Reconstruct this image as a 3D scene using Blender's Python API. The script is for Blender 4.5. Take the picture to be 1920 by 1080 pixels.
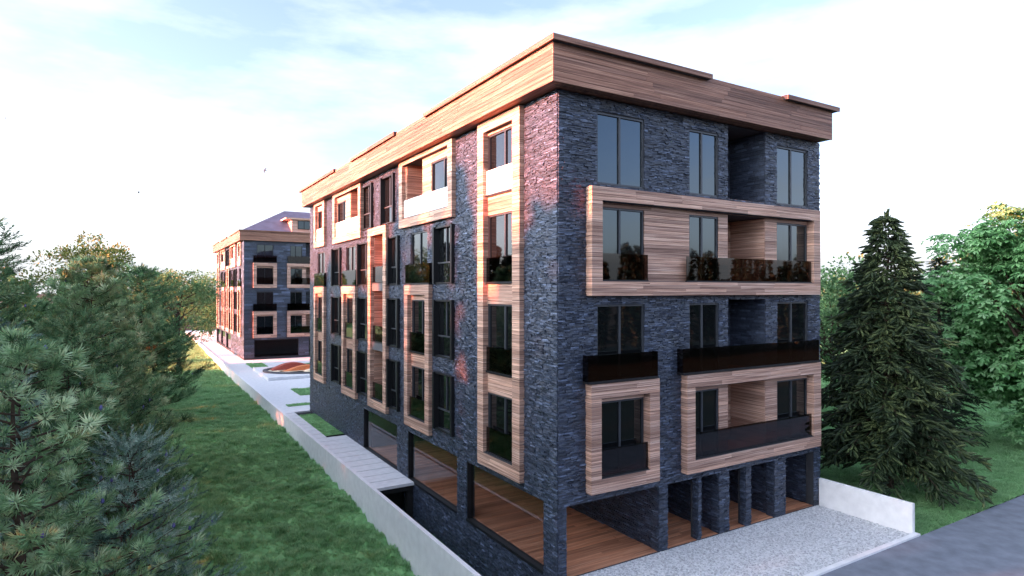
import bpy, math, random
import numpy as np
from mathutils import Vector, Matrix

R = math.radians
scene = bpy.context.scene
for _o in list(bpy.data.objects):
    bpy.data.objects.remove(_o)

# ------------------------------------------------------------------ camera, sky, sun, exposure
cam_d = bpy.data.cameras.new('camera')
cam = bpy.data.objects.new('camera', cam_d)
scene.collection.objects.link(cam)
scene.camera = cam
cam.location = (-10.248, -14.426, 8.25)
cam.rotation_euler = (R(90.252), 0, R(-31.16))
cam_d.sensor_width = 36
cam_d.lens = 1162.7 / 1920 * 36
cam_d.clip_end = 6000
cam_d.dof.use_dof = True
cam_d.dof.focus_distance = 24
cam_d.dof.aperture_fstop = 4.0

SUN_EL, SUN_AZ = 11.0, 277.0          # azimuth clockwise from +Y: the sun stands beyond the lawn, to the left
sd = Vector((math.sin(R(SUN_AZ)) * math.cos(R(SUN_EL)), math.cos(R(SUN_AZ)) * math.cos(R(SUN_EL)), math.sin(R(SUN_EL))))
sun_d = bpy.data.lights.new('sun', 'SUN')
sun = bpy.data.objects.new('sun', sun_d)
scene.collection.objects.link(sun)
sun.rotation_euler = sd.to_track_quat('Z', 'Y').to_euler()
sun_d.energy = 2.7
sun_d.angle = R(1.2)
sun_d.color = (1.0, 0.20, 0.08)

world = bpy.data.worlds.new('World')
scene.world = world
world.use_nodes = True
wt = world.node_tree
wt.nodes.clear()
wl = wt.links.new
w_out = wt.nodes.new('ShaderNodeOutputWorld')
w_bg = wt.nodes.new('ShaderNodeBackground')
sky = wt.nodes.new('ShaderNodeTexSky')
sky.sky_type = 'NISHITA'
sky.sun_disc = False
sky.sun_elevation = R(SUN_EL)
sky.sun_rotation = R(SUN_AZ)
sky.air_density = 0.5
sky.dust_density = 3.6
sky.ozone_density = 3.0
w_bg.inputs['Strength'].default_value = 0.09
w_tc = wt.nodes.new('ShaderNodeTexCoord')
w_sep = wt.nodes.new('ShaderNodeSeparateXYZ')
wl(w_tc.outputs['Generated'], w_sep.inputs[0])
w_map = wt.nodes.new('ShaderNodeMapping')
w_map.inputs['Scale'].default_value = (1.0, 1.0, 3.6)
w_map.inputs['Location'].default_value = (7.1, 0.2, 1.5)
wl(w_tc.outputs['Generated'], w_map.inputs[0])
w_n = wt.nodes.new('ShaderNodeTexNoise')
w_n.inputs['Scale'].default_value = 2.3
w_n.inputs['Detail'].default_value = 7
w_n.inputs['Roughness'].default_value = 0.58
wl(w_map.outputs[0], w_n.inputs['Vector'])
w_ramp = wt.nodes.new('ShaderNodeMapRange')         # thin high cloud
w_ramp.inputs['From Min'].default_value = 0.40
w_ramp.inputs['From Max'].default_value = 0.86
w_ramp.inputs['To Min'].default_value = 0.0
w_ramp.inputs['To Max'].default_value = 0.95
wl(w_n.outputs['Fac'], w_ramp.inputs['Value'])
w_hz = wt.nodes.new('ShaderNodeMapRange')           # veil that thickens towards the horizon, all round
w_hz.interpolation_type = 'SMOOTHSTEP'
w_hz.inputs['From Min'].default_value = 0.0
w_hz.inputs['From Max'].default_value = 0.26
w_hz.inputs['To Min'].default_value = 0.85
w_hz.inputs['To Max'].default_value = 0.0
wl(w_sep.outputs['Z'], w_hz.inputs['Value'])
w_mix = wt.nodes.new('ShaderNodeMix')
w_mix.data_type = 'RGBA'
wl(w_ramp.outputs[0], w_mix.inputs['Factor'])
w_bw0 = wt.nodes.new('ShaderNodeRGBToBW')
wl(sky.outputs[0], w_bw0.inputs[0])
w_pale = wt.nodes.new('ShaderNodeMix')
w_pale.data_type = 'RGBA'
w_pale.inputs['Factor'].default_value = 0.42
wl(sky.outputs[0], w_pale.inputs['A'])
wl(w_bw0.outputs[0], w_pale.inputs['B'])
wl(w_pale.outputs['Result'], w_mix.inputs['A'])
w_mix.inputs['B'].default_value = (1.65, 1.69, 1.78, 1)
w_mix2 = wt.nodes.new('ShaderNodeMix')
w_mix2.data_type = 'RGBA'
wl(w_hz.outputs[0], w_mix2.inputs['Factor'])
wl(w_mix.outputs['Result'], w_mix2.inputs['A'])
w_bw = wt.nodes.new('ShaderNodeRGBToBW')           # haze near the horizon: the same sky, whitened
wl(sky.outputs[0], w_bw.inputs[0])
w_gain = wt.nodes.new('ShaderNodeVectorMath')
w_gain.operation = 'SCALE'
w_gain.inputs['Scale'].default_value = 1.1
wl(w_bw.outputs[0], w_gain.inputs[0])
w_max = wt.nodes.new('ShaderNodeVectorMath')
w_max.operation = 'MAXIMUM'
w_max.inputs[1].default_value = (1.0, 1.03, 1.06)
wl(w_gain.outputs[0], w_max.inputs[0])
wl(w_max.outputs[0], w_mix2.inputs['B'])
wl(w_mix2.outputs['Result'], w_bg.inputs['Color'])
wl(w_bg.outputs[0], w_out.inputs['Surface'])

vs = scene.view_settings
vs.view_transform = 'Standard'
vs.look = 'None'
vs.exposure = 3.58
vs.gamma = 1.0
vs.use_curve_mapping = False
scene.render.engine = 'CYCLES'
scene.cycles.use_denoising = True
scene.cycles.max_bounces = 8
scene.cycles.transparent_max_bounces = 12
scene.cycles.caustics_reflective = False
scene.cycles.caustics_refractive = False

rnd = random.Random(7)
nrng = np.random.default_rng(7)
CAM = np.array(cam.location)

# ------------------------------------------------------------------ materials
def new_mat(name):
    m = bpy.data.materials.new(name)
    m.use_nodes = True
    t = m.node_tree
    b = t.nodes['Principled BSDF']
    return m, t, b

def N(t, typ, **kw):
    n = t.nodes.new(typ)
    for k, v in kw.items():
        if k in n.inputs:
            n.inputs[k].default_value = v
        else:
            setattr(n, k, v)
    return n

def ramp(t, stops):
    n = t.nodes.new('ShaderNodeValToRGB')
    e = n.color_ramp.elements
    while len(e) < len(stops):
        e.new(0.5)
    for i, (p, c) in enumerate(stops):
        e[i].position = p
        e[i].color = (*c, 1)
    return n

def mixc(t, fac, a, b, mode='MIX'):
    n = t.nodes.new('ShaderNodeMix')
    n.data_type = 'RGBA'
    n.blend_type = mode
    for s, v in (('Factor', fac), ('A', a), ('B', b)):
        i = [q for q in n.inputs if q.name == s and (q.type == ('VALUE' if s == 'Factor' else 'RGBA'))][0]
        if hasattr(v, 'is_linked') or hasattr(v, 'links'):
            t.links.new(v, i)
        else:
            i.default_value = v if s == 'Factor' else (*v, 1)
    return [o for o in n.outputs if o.type == 'RGBA'][0]

def bump(t, b, src, strength, dist):
    n = N(t, 'ShaderNodeBump', Strength=strength, Distance=dist)
    t.links.new(src, n.inputs['Height'])
    t.links.new(n.outputs[0], b.inputs['Normal'])

def flat(name, col, rough=0.6, spec=0.5, metal=0.0, noise=0.12, nscale=6.0, bmp=0.0):
    m, t, b = new_mat(name)
    geo = N(t, 'ShaderNodeNewGeometry')
    n = N(t, 'ShaderNodeTexNoise', Scale=nscale, Detail=5.0)
    t.links.new(geo.outputs['Position'], n.inputs['Vector'])
    lo = tuple(c * (1 - noise) for c in col)
    hi = tuple(min(1, c * (1 + noise)) for c in col)
    r = ramp(t, [(0.3, lo), (0.7, hi)])
    t.links.new(n.outputs['Fac'], r.inputs[0])
    t.links.new(r.outputs[0], b.inputs['Base Color'])
    b.inputs['Roughness'].default_value = rough
    b.inputs['Specular IOR Level'].default_value = spec
    b.inputs['Metallic'].default_value = metal
    if bmp:
        n2 = N(t, 'ShaderNodeTexNoise', Scale=nscale * 8, Detail=4.0)
        t.links.new(geo.outputs['Position'], n2.inputs['Vector'])
        bump(t, b, n2.outputs['Fac'], bmp, 0.01)
    return m

def stone_mat(name, base):
    m, t, b = new_mat(name)
    geo = N(t, 'ShaderNodeNewGeometry')
    n = N(t, 'ShaderNodeTexNoise', Scale=14.0, Detail=6.0, Roughness=0.7)
    t.links.new(geo.outputs['Position'], n.inputs['Vector'])
    r = ramp(t, [(0.0, tuple(c * 0.55 for c in base)), (0.55, base), (0.90, tuple(c * 1.5 for c in base)), (1.0, tuple(c * 2.8 for c in base))])
    t.links.new(geo.outputs['Random Per Island'], r.inputs[0])
    r2 = ramp(t, [(0.3, (0.55, 0.55, 0.55)), (0.7, (1.35, 1.35, 1.35))])
    t.links.new(n.outputs['Fac'], r2.inputs[0])
    c = mixc(t, 1.0, r.outputs[0], r2.outputs[0], 'MULTIPLY')
    t.links.new(c, b.inputs['Base Color'])
    b.inputs['Roughness'].default_value = 0.40
    b.inputs['Specular IOR Level'].default_value = 0.55
    n2 = N(t, 'ShaderNodeTexNoise', Scale=38.0, Detail=5.0)
    t.links.new(geo.outputs['Position'], n2.inputs['Vector'])
    bump(t, b, n2.outputs['Fac'], 0.4, 0.012)
    return m

def wood_mat(name, dark, mid, light, scale, use_random=True, rough=0.55, pos=False):
    """Streaky veneer: noise stretched along the board; every board is shifted by its own random number."""
    m, t, b = new_mat(name)
    if pos:
        src = N(t, 'ShaderNodeNewGeometry').outputs['Position']
        rv = N(t, 'ShaderNodeNewGeometry').outputs['Random Per Island']
    else:
        src = N(t, 'ShaderNodeTexCoord').outputs['Object']
        rv = N(t, 'ShaderNodeObjectInfo').outputs['Random']
    mul = N(t, 'ShaderNodeMath', operation='MULTIPLY')
    mul.inputs[1].default_value = 173.0
    t.links.new(rv, mul.inputs[0])
    add = N(t, 'ShaderNodeVectorMath', operation='ADD')
    t.links.new(src, add.inputs[0])
    t.links.new(mul.outputs[0], add.inputs[1])
    mp = N(t, 'ShaderNodeMapping')
    mp.inputs['Scale'].default_value = scale
    t.links.new(add.outputs[0], mp.inputs[0])
    n = N(t, 'ShaderNodeTexNoise', Scale=1.0, Detail=5.0, Roughness=0.62, Distortion=0.6)
    t.links.new(mp.outputs[0], n.inputs['Vector'])
    r = ramp(t, [(0.30, dark), (0.50, mid), (0.68, light)])
    t.links.new(n.outputs['Fac'], r.inputs[0])
    r2 = ramp(t, [(0.0, (0.66, 0.62, 0.60)), (0.5, (1.0, 1.0, 1.0)), (1.0, (1.22, 1.18, 1.12))])
    t.links.new(rv, r2.inputs[0])
    c = mixc(t, 1.0, r.outputs[0], r2.outputs[0], 'MULTIPLY')
    t.links.new(c, b.inputs['Base Color'])
    b.inputs['Roughness'].default_value = rough
    b.inputs['Specular IOR Level'].default_value = 0.35
    bump(t, b, n.outputs['Fac'], 0.25, 0.01)
    return m

def leaf_mat(name, dark, mid, light, transl=0.25, rough=0.55, big=0.6):
    m, t, b = new_mat(name)
    geo = N(t, 'ShaderNodeNewGeometry')
    tc = N(t, 'ShaderNodeTexCoord')
    n = N(t, 'ShaderNodeTexNoise', Scale=big, Detail=3.0)
    t.links.new(tc.outputs['Object'], n.inputs['Vector'])
    ma = N(t, 'ShaderNodeMath', operation='MULTIPLY_ADD')
    t.links.new(geo.outputs['Random Per Island'], ma.inputs[0])
    ma.inputs[1].default_value = 0.62
    sub = N(t, 'ShaderNodeMath', operation='MULTIPLY_ADD')
    t.links.new(n.outputs['Fac'], sub.inputs[0])
    sub.inputs[1].default_value = 1.3
    sub.inputs[2].default_value = -0.46
    t.links.new(sub.outputs[0], ma.inputs[2])
    r = ramp(t, [(0.05, dark), (0.5, mid), (0.95, light)])
    t.links.new(ma.outputs[0], r.inputs[0])
    t.links.new(r.outputs[0], b.inputs['Base Color'])
    b.inputs['Roughness'].default_value = rough
    b.inputs['Specular IOR Level'].default_value = 0.3
    tr = N(t, 'ShaderNodeBsdfTranslucent')
    t.links.new(r.outputs[0], tr.inputs['Color'])
    mx = N(t, 'ShaderNodeMixShader')
    mx.inputs[0].default_value = transl
    t.links.new(b.outputs[0], mx.inputs[1])
    t.links.new(tr.outputs[0], mx.inputs[2])
    t.links.new(mx.outputs[0], t.nodes['Material Output'].inputs['Surface'])
    return m

def pane_mat(name):
    m, t, b = new_mat(name)
    b.inputs['Base Color'].default_value = (0.006, 0.007, 0.008, 1)
    b.inputs['Roughness'].default_value = 0.03
    b.inputs['IOR'].default_value = 1.85
    b.inputs['Specular Tint'].default_value = (0.72, 0.90, 1.0, 1)
    geo = N(t, 'ShaderNodeNewGeometry')
    n = N(t, 'ShaderNodeTexNoise', Scale=0.9, Detail=1.0)
    t.links.new(geo.outputs['Position'], n.inputs['Vector'])
    bump(t, b, n.outputs['Fac'], 0.10, 0.05)
    return m

def rail_mat(name, tint, ior=1.9):
    m, t, b = new_mat(name)
    t.nodes.remove(b)
    tr = N(t, 'ShaderNodeBsdfTransparent')
    tr.inputs[0].default_value = (*tint, 1)
    gl = N(t, 'ShaderNodeBsdfGlossy')
    gl.inputs['Roughness'].default_value = 0.02
    gl.inputs['Color'].default_value = (0.95, 0.97, 1.0, 1)
    fr = N(t, 'ShaderNodeFresnel')
    fr.inputs['IOR'].default_value = ior
    geo = N(t, 'ShaderNodeNewGeometry')                 # reflect on the outer face only, pass straight through the inner one
    inv = N(t, 'ShaderNodeMath', operation='SUBTRACT')
    inv.inputs[0].default_value = 1.0
    t.links.new(geo.outputs['Backfacing'], inv.inputs[1])
    ml = N(t, 'ShaderNodeMath', operation='MULTIPLY')
    t.links.new(fr.outputs[0], ml.inputs[0])
    t.links.new(inv.outputs[0], ml.inputs[1])
    mx = N(t, 'ShaderNodeMixShader')
    t.links.new(ml.outputs[0], mx.inputs[0])
    t.links.new(tr.outputs[0], mx.inputs[1])
    t.links.new(gl.outputs[0], mx.inputs[2])
    t.links.new(mx.outputs[0], t.nodes['Material Output'].inputs['Surface'])
    return m

M = {}
M['stone'] = stone_mat('split_stone', (0.046, 0.061, 0.094))
M['core'] = flat('wall_core', (0.035, 0.038, 0.045), 0.9)
M['wood'] = wood_mat('veneer_boards', (0.105, 0.050, 0.037), (0.50, 0.310, 0.238), (0.80, 0.60, 0.49), (0.42, 0.42, 38.0))
M['wood_join'] = wood_mat('veneer_boards_far', (0.105, 0.050, 0.037), (0.50, 0.310, 0.238), (0.80, 0.60, 0.49), (0.42, 0.42, 38.0), pos=True)
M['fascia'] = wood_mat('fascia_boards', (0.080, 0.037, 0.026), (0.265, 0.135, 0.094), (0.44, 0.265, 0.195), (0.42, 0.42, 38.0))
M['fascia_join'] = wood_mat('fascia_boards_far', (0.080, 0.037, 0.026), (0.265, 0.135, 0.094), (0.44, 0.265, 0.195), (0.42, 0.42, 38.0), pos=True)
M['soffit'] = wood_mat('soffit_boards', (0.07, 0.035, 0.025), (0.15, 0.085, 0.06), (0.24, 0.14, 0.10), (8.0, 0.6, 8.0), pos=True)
M['deck'] = wood_mat('deck_boards', (0.26, 0.105, 0.056), (0.56, 0.25, 0.14), (0.70, 0.39, 0.25), (0.5, 14.0, 14.0), rough=0.4)
M['metal'] = flat('anthracite_metal', (0.045, 0.052, 0.062), 0.4, 0.5, 0.0, 0.06)
M['black'] = flat('black_metal', (0.010, 0.011, 0.013), 0.45, 0.4, 0.0, 0.05)
M['pane'] = pane_mat('window_glass')
M['rail'] = rail_mat('smoked_railing_glass', (0.30, 0.23, 0.205), 1.5)
M['opal'] = flat('opal_glass', (0.80, 0.82, 0.84), 0.12, 0.6, 0, 0.02)  # white base colour stands in for bright sky mirrored in the top side railings
M['shopglass'] = rail_mat('clear_shop_glass', (0.88, 0.88, 0.88), 1.5)
M['concrete'] = flat('white_concrete', (0.82, 0.82, 0.83), 0.8, 0.3, 0, 0.07, 3.0, 0.25)
M['slab'] = flat('pale_paving', (0.76, 0.765, 0.78), 0.75, 0.3, 0, 0.07, 4.0, 0.2)
M['render'] = flat('grey_render', (0.10, 0.105, 0.115), 0.8)
M['roof'] = flat('slate_roof', (0.085, 0.115, 0.185), 0.75, 0.3, 0, 0.18, 1.2)
M['asphalt'] = flat('asphalt', (0.19, 0.212, 0.255), 0.85, 0.3, 0, 0.18, 2.0, 0.5)
M['soil'] = flat('grass_soil', (0.200, 0.400, 0.165), 0.95, 0.1, 0, 0.35, 3.0, 1.0)
M['earth'] = flat('bare_earth', (0.024, 0.028, 0.017), 0.95, 0.1, 0, 0.3, 0.5)
M['grass'] = leaf_mat('grass_blades', (0.165, 0.330, 0.140), (0.290, 0.510, 0.235), (0.420, 0.640, 0.340), 0.45, 0.5, 0.5)
M['bark'] = flat('bark', (0.075, 0.055, 0.042), 0.95, 0.1, 0, 0.35, 9.0, 0.8)
M['orange'] = flat('orange_rubber', (0.72, 0.22, 0.08), 0.7)
M['red'] = flat('brick_red_rubber', (0.42, 0.085, 0.055), 0.7)
M['cream'] = flat('cream_rubber', (0.85, 0.74, 0.52), 0.7)
M['bird'] = flat('bird_feathers', (0.09, 0.09, 0.10), 0.8)
M['void'] = flat('dark_void', (0.012, 0.012, 0.013), 0.9)

# ------------------------------------------------------------------ mesh helpers
col = scene.collection

class MB:
    """Collects boxes and free polygons for one mesh."""
    def __init__(self):
        self.v, self.f = [], []
    def box(self, x0, x1, y0, y1, z0, z1):
        if x0 > x1: x0, x1 = x1, x0
        if y0 > y1: y0, y1 = y1, y0
        b = len(self.v)
        self.v += [(x0, y0, z0), (x1, y0, z0), (x1, y1, z0), (x0, y1, z0), (x0, y0, z1), (x1, y0, z1), (x1, y1, z1), (x0, y1, z1)]
        self.f += [(b, b + 3, b + 2, b + 1), (b + 4, b + 5, b + 6, b + 7), (b, b + 1, b + 5, b + 4), (b + 1, b + 2, b + 6, b + 5), (b + 2, b + 3, b + 7, b + 6), (b + 3, b, b + 4, b + 7)]
    def poly(self, pts):
        b = len(self.v)
        self.v += [tuple(p) for p in pts]
        self.f.append(tuple(range(b, b + len(pts))))
    def tube(self, pts, radii, seg=6, cap=True):
        rings = []
        n = len(pts)
        for i in range(n):
            a = Vector(pts[max(0, i - 1)]); c = Vector(pts[min(n - 1, i + 1)])
            d = (c - a)
            d = d.normalized() if d.length > 1e-9 else Vector((0, 0, 1))
            s = d.orthogonal().normalized(); u = d.cross(s)
            b = len(self.v)
            for k in range(seg):
                w = 2 * math.pi * k / seg
                q = Vector(pts[i]) + (s * math.cos(w) + u * math.sin(w)) * radii[i]
                self.v.append(tuple(q))
            rings.append(b)
        for i in range(n - 1):
            a, b = rings[i], rings[i + 1]
            for k in range(seg):
                self.f.append((a + k, a + (k + 1) % seg, b + (k + 1) % seg, b + k))
        if cap:
            self.f.append(tuple(rings[-1] + k for k in range(seg)))
            self.f.append(tuple(rings[0] + k for k in reversed(range(seg))))
    def build(self, name, mat, parent=None, smooth=False):
        me = bpy.data.meshes.new(name)
        me.from_pydata(self.v, [], self.f)
        if smooth:
            me.polygons.foreach_set('use_smooth', [True] * len(me.polygons))
        return link(name, me, mat, parent)

def link(name, me, mat, parent=None):
    if mat is not None and not me.materials:
        me.materials.append(M[mat] if isinstance(mat, str) else mat)
    o = bpy.data.objects.new(name, me)
    col.objects.link(o)
    if parent is not None:
        o.parent = parent
    return o

def raw_mesh(name, V, F, smooth=False):
    """V (n,3), F (m,k) with constant k, straight into a mesh."""
    me = bpy.data.meshes.new(name)
    V = np.ascontiguousarray(V, dtype=np.float32)
    F = np.ascontiguousarray(F, dtype=np.int32)
    k = F.shape[1]
    me.vertices.add(len(V)); me.vertices.foreach_set('co', V.ravel())
    me.loops.add(F.size); me.loops.foreach_set('vertex_index', F.ravel())
    me.polygons.add(len(F))
    me.polygons.foreach_set('loop_start', np.arange(0, F.size, k, dtype=np.int32))
    me.polygons.foreach_set('loop_total', np.full(len(F), k, dtype=np.int32))
    if smooth:
        me.polygons.foreach_set('use_smooth', np.ones(len(F), dtype=bool))
    me.update(calc_edges=True)
    return me

def scatter(base_v, base_f, mats, pos):
    """Copies of one small mesh under (k,3,3) matrices and (k,3) positions."""
    k, nv = len(pos), len(base_v)
    V = np.einsum('kij,nj->kni', mats, base_v) + pos[:, None, :]
    F = base_f[None, :, :] + (np.arange(k) * nv)[:, None, None]
    return V.reshape(-1, 3), F.reshape(-1, base_f.shape[1])

def frames(d, roll=None, rng=nrng):
    """Matrices whose third column is d; a random roll about it."""
    d = d / np.maximum(np.linalg.norm(d, axis=1, keepdims=True), 1e-9)
    a = np.where(np.abs(d[:, 2:3]) < 0.9, np.array([[0, 0, 1.0]]), np.array([[1.0, 0, 0]]))
    s = np.cross(a, d); s /= np.linalg.norm(s, axis=1, keepdims=True)
    u = np.cross(d, s)
    if roll is None:
        roll = rng.uniform(0, 2 * np.pi, len(d))
    c, w = np.cos(roll)[:, None], np.sin(roll)[:, None]
    s2, u2 = s * c + u * w, u * c - s * w
    return np.stack([s2, u2, d], axis=2)

def tag(o, label=None, cat=None, group=None, kind=None):
    if label: o['label'] = label
    if cat: o['category'] = cat
    if group: o['group'] = group
    if kind: o['kind'] = kind
    return o

def empty(name, loc):
    o = bpy.data.objects.new(name, None)
    col.objects.link(o)
    o.location = loc
    o.empty_display_size = 0.3
    return o

_box_cache = {}
def box_piece(name, c, s, mat, parent):
    """One small box object; alike boxes share their mesh."""
    key = (name, mat, tuple(round(q, 3) for q in s))
    me = _box_cache.get(key)
    if me is None:
        b = MB(); b.box(-s[0] / 2, s[0] / 2, -s[1] / 2, s[1] / 2, -s[2] / 2, s[2] / 2)
        me = bpy.data.meshes.new(name); me.from_pydata(b.v, [], b.f)
        _box_cache[key] = me
    o = link(name, me, mat, parent)
    p = Vector(c)
    q = parent
    while q is not None:
        p -= q.location; q = q.parent
    o.location = p
    return o

# ------------------------------------------------------------------ the setting: ground, road, paving
def lawn_z(x, y):
    return np.interp(y, [-4, 0, 5.6, 10.7, 14, 25, 60, 90, 140], [-2.0, -1.95, -1.72, -1.32, -1.10, -0.95, -0.85, -0.35, -0.3])

def fbm(x, y, seed, octs):
    r = np.random.default_rng(seed)
    z = np.zeros_like(x)
    for fq, am in octs:
        for _ in range(7):
            a = r.uniform(0, 2 * np.pi); p = r.uniform(0, 6.28)
            z += am / 3.2 * np.sin(fq * r.uniform(.7, 1.35) * (x * np.cos(a) + y * np.sin(a)) + p)
    return z

def sheet(name, xs, ys, zf, mat):
    X, Y = np.meshgrid(xs, ys, indexing='ij')
    Z = zf(X, Y)
    V = np.stack([X, Y, Z], -1).reshape(-1, 3)
    nx, ny = len(xs), len(ys)
    i = (np.arange(nx - 1)[:, None] * ny + np.arange(ny - 1)[None]).ravel()
    F = np.stack([i, i + ny, i + ny + 1, i + 1], 1)
    return link(name, raw_mesh(name, V, F, True), mat)

ground = MB(); ground.poly([(-2500, -2500, -2.6), (2500, -2500, -2.6), (2500, 2500, -2.6), (-2500, 2500, -2.6)])
tag(ground.build('ground', 'earth'), kind='structure')

def left_lawn_z(x, y):
    return lawn_z(x, y) + fbm(x, y, 3, [(0.25, 0.10), (1.1, 0.05), (6.0, 0.10), (11.0, 0.085)]) * np.clip((70 - y) / 40, 0.15, 1)
xs_l = np.unique(np.concatenate([np.arange(-120, -26, 4.0), np.arange(-26, -14, 0.6), np.arange(-14, -1.96, 0.14), [-1.945]]))
ys_l = np.unique(np.concatenate([np.arange(-3.4, 30, 0.16), np.arange(30, 70, 0.5), np.arange(70, 180, 3.0)]))
lawn_l = tag(sheet('lawn', xs_l, ys_l, left_lawn_z, 'soil'), kind='structure')

def right_lawn_z(x, y):
    return -0.06 + fbm(x, y, 5, [(0.2, 0.08), (5.0, 0.03)]) + np.clip((x - 14) / 60, 0, 1) * -0.1
xs_r = np.unique(np.concatenate([[12.42], np.arange(12.6, 40, 0.25), np.arange(40, 160, 4.0)]))
ys_r = np.unique(np.concatenate([np.arange(-3.5, 14, 0.25), np.arange(14, 160, 4.0)]))
lawn_r = tag(sheet('lawn', xs_r, ys_r, right_lawn_z, 'soil'), kind='structure')

b = MB(); b.box(-160, 260, -11.0, -3.62, -0.5, -0.02)
tag(b.build('road', 'asphalt'), kind='structure')
b = MB(); b.box(-1.9, 12.4, -3.62, -3.45, -0.4, 0.045)
tag(b.build('kerb', 'concrete'), kind='structure')
b = MB(); b.box(-1.9, 12.4, -3.448, 0.0, -0.4, -0.03)
forecourt = tag(b.build('forecourt', 'slab'), kind='structure')

# pebbles of the forecourt: far too many to count
pr = np.random.default_rng(11)
th = (1 + 5 ** .5) / 2
ov = np.array([(1, 0, 0), (0, 1, 0), (-1, 0, 0), (0, -1, 0), (0.0, 0, 0.75), (0.7, 0.7, 0.45), (-0.7, 0.7, 0.45), (-0.7, -0.7, 0.45), (0.7, -0.7, 0.45)])
of = np.array([(0, 1, 5), (1, 2, 6), (2, 3, 7), (3, 0, 8), (0, 5, 4), (5, 1, 4), (1, 6, 4), (6, 2, 4), (2, 7, 4), (7, 3, 4), (3, 8, 4), (8, 0, 4)])
npb = 22000
pos = np.stack([pr.uniform(-1.7, 12.35, npb), pr.uniform(-3.44, -0.02, npb), np.full(npb, -0.035)], 1)
ang = pr.uniform(0, 6.28, npb); sx = pr.uniform(.022, .042, npb); sy = sx * pr.uniform(.6, 1, npb)
mm = np.zeros((npb, 3, 3))
mm[:, 0, 0] = np.cos(ang) * sx; mm[:, 1, 0] = np.sin(ang) * sx
mm[:, 0, 1] = -np.sin(ang) * sy; mm[:, 1, 1] = np.cos(ang) * sy; mm[:, 2, 2] = sy * pr.uniform(.8, 1.4, npb)
V, F = scatter(ov, of, mm, pos)
mp, t_, b_ = new_mat('pale_pebbles')
g_ = N(t_, 'ShaderNodeNewGeometry')
r_ = ramp(t_, [(0.0, (0.36, 0.37, 0.39)), (0.5, (0.56, 0.57, 0.59)), (1.0, (0.70, 0.71, 0.73))])
t_.links.new(g_.outputs['Random Per Island'], r_.inputs[0]); t_.links.new(r_.outputs[0], b_.inputs['Base Color'])
b_.inputs['Roughness'].default_value = 0.8
tag(link('gravel', raw_mesh('gravel', V, F), mp), 'pale grey pebbles spread over the forecourt', 'gravel', kind='stuff')

# plaza beyond the first building
b = MB(); b.box(-1.80, 40, 29.4, 130, -0.6, 0.0)
plaza = tag(b.build('plaza', 'slab'), kind='structure')

# path beside the building: separate slabs over a dark void
b = MB(); b.box(-1.80, -0.02, 10.62, 29.4, -0.30, -0.09)
path = tag(b.build('path', 'void'), kind='structure')
yy = 10.55
while yy < 29.2:
    L = 0.93 if yy < 20.6 else 1.02
    y1 = min(yy + L, 29.38)
    x1 = -0.04 if y1 < 21.1 else -1.12
    box_piece('paving_slab', ((-1.795 + x1) / 2, (yy + y1 - 0.06) / 2, -0.03), (x1 + 1.795, y1 - yy - 0.06, 0.12), 'slab', path)
    yy = y1
b = MB(); b.box(-1.80, -0.02, 11.9, 12.1, -1.7, -0.3)
b.box(-0.30, -0.02, 10.7, 11.0, -1.7, -0.3)
tag(b.build('light_well', 'void'), kind='structure')
tz = lambda x, y: -1.66 + fbm(x, y, 9, [(1.4, .06), (6.0, .03)])
trench = tag(sheet('grass_strip', np.linspace(-1.79, -0.01, 12), np.linspace(-3.4, 11.9, 90), tz, 'soil'), kind='structure')

# planted beds sunk into the plaza
beds = [(-1.10, -0.03, 21.2, 28.0), (0.25, 2.0, 55.2, 61.0), (4.6, 12.0, 55.6, 58.0), (0.75, 12.0, 35.9, 39.7), (-1.05, 12.0, 31.5, 32.5)]
bed_objs = []
for (x0, x1, y0, y1) in beds:
    o = sheet('grass_bed', np.linspace(x0, x1, max(4, int((x1 - x0) * 3))), np.linspace(y0, y1, max(4, int((y1 - y0) * 3))), lambda x, y: 0.012 + 0 * x, 'soil')
    bed_objs.append(tag(o, kind='structure'))

# ------------------------------------------------------------------ walls round the plot
b = MB(); b.box(-1.95, -1.80, -3.4, 97.0, -2.5, 0.10)
tag(b.build('retaining_wall', 'concrete'), 'long white concrete retaining wall between lawn and paved path', 'wall')
b = MB(); b.box(12.27, 12.40, -3.44, -0.06, -0.4, 1.02)
tag(b.build('boundary_wall', 'concrete'), 'short white concrete wall closing the pebbled forecourt', 'wall')

# ------------------------------------------------------------------ buildings
class Fac:
    """Facade coordinates: u along, d outwards, z up."""
    def __init__(self, f): self.f = f
    def box(self, mb, u0, u1, d0, d1, z0, z1):
        a = self.f(u0, d0, z0); c = self.f(u1, d1, z1)
        mb.box(min(a[0], c[0]), max(a[0], c[0]), min(a[1], c[1]), max(a[1], c[1]), min(a[2], c[2]), max(a[2], c[2]))
    def cs(self, u0, u1, d0, d1, z0, z1):
        a = self.f(u0, d0, z0); c = self.f(u1, d1, z1)
        return tuple((p + q) / 2 for p, q in zip(a, c)), tuple(abs(p - q) for p, q in zip(a, c))

def solid_cells(u0, u1, z0, z1, holes):
    us = sorted({u0, u1, *[q for h in holes for q in h[:2] if u0 < q < u1]})
    zs = sorted({z0, z1, *[q for h in holes for q in h[2:4] if z0 < q < z1]})
    out = []
    for a, c in zip(zs, zs[1:]):
        run = None
        for p, q in zip(us, us[1:]):
            m = ((p + q) / 2, (a + c) / 2)
            hit = any(h[0] < m[0] < h[1] and h[2] < m[1] < h[3] for h in holes)
            if not hit:
                run = (run[0], q) if run else (p, q)
            elif run:
                out.append((*run, a, c)); run = None
        if run: out.append((*run, a, c))
    return out

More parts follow.
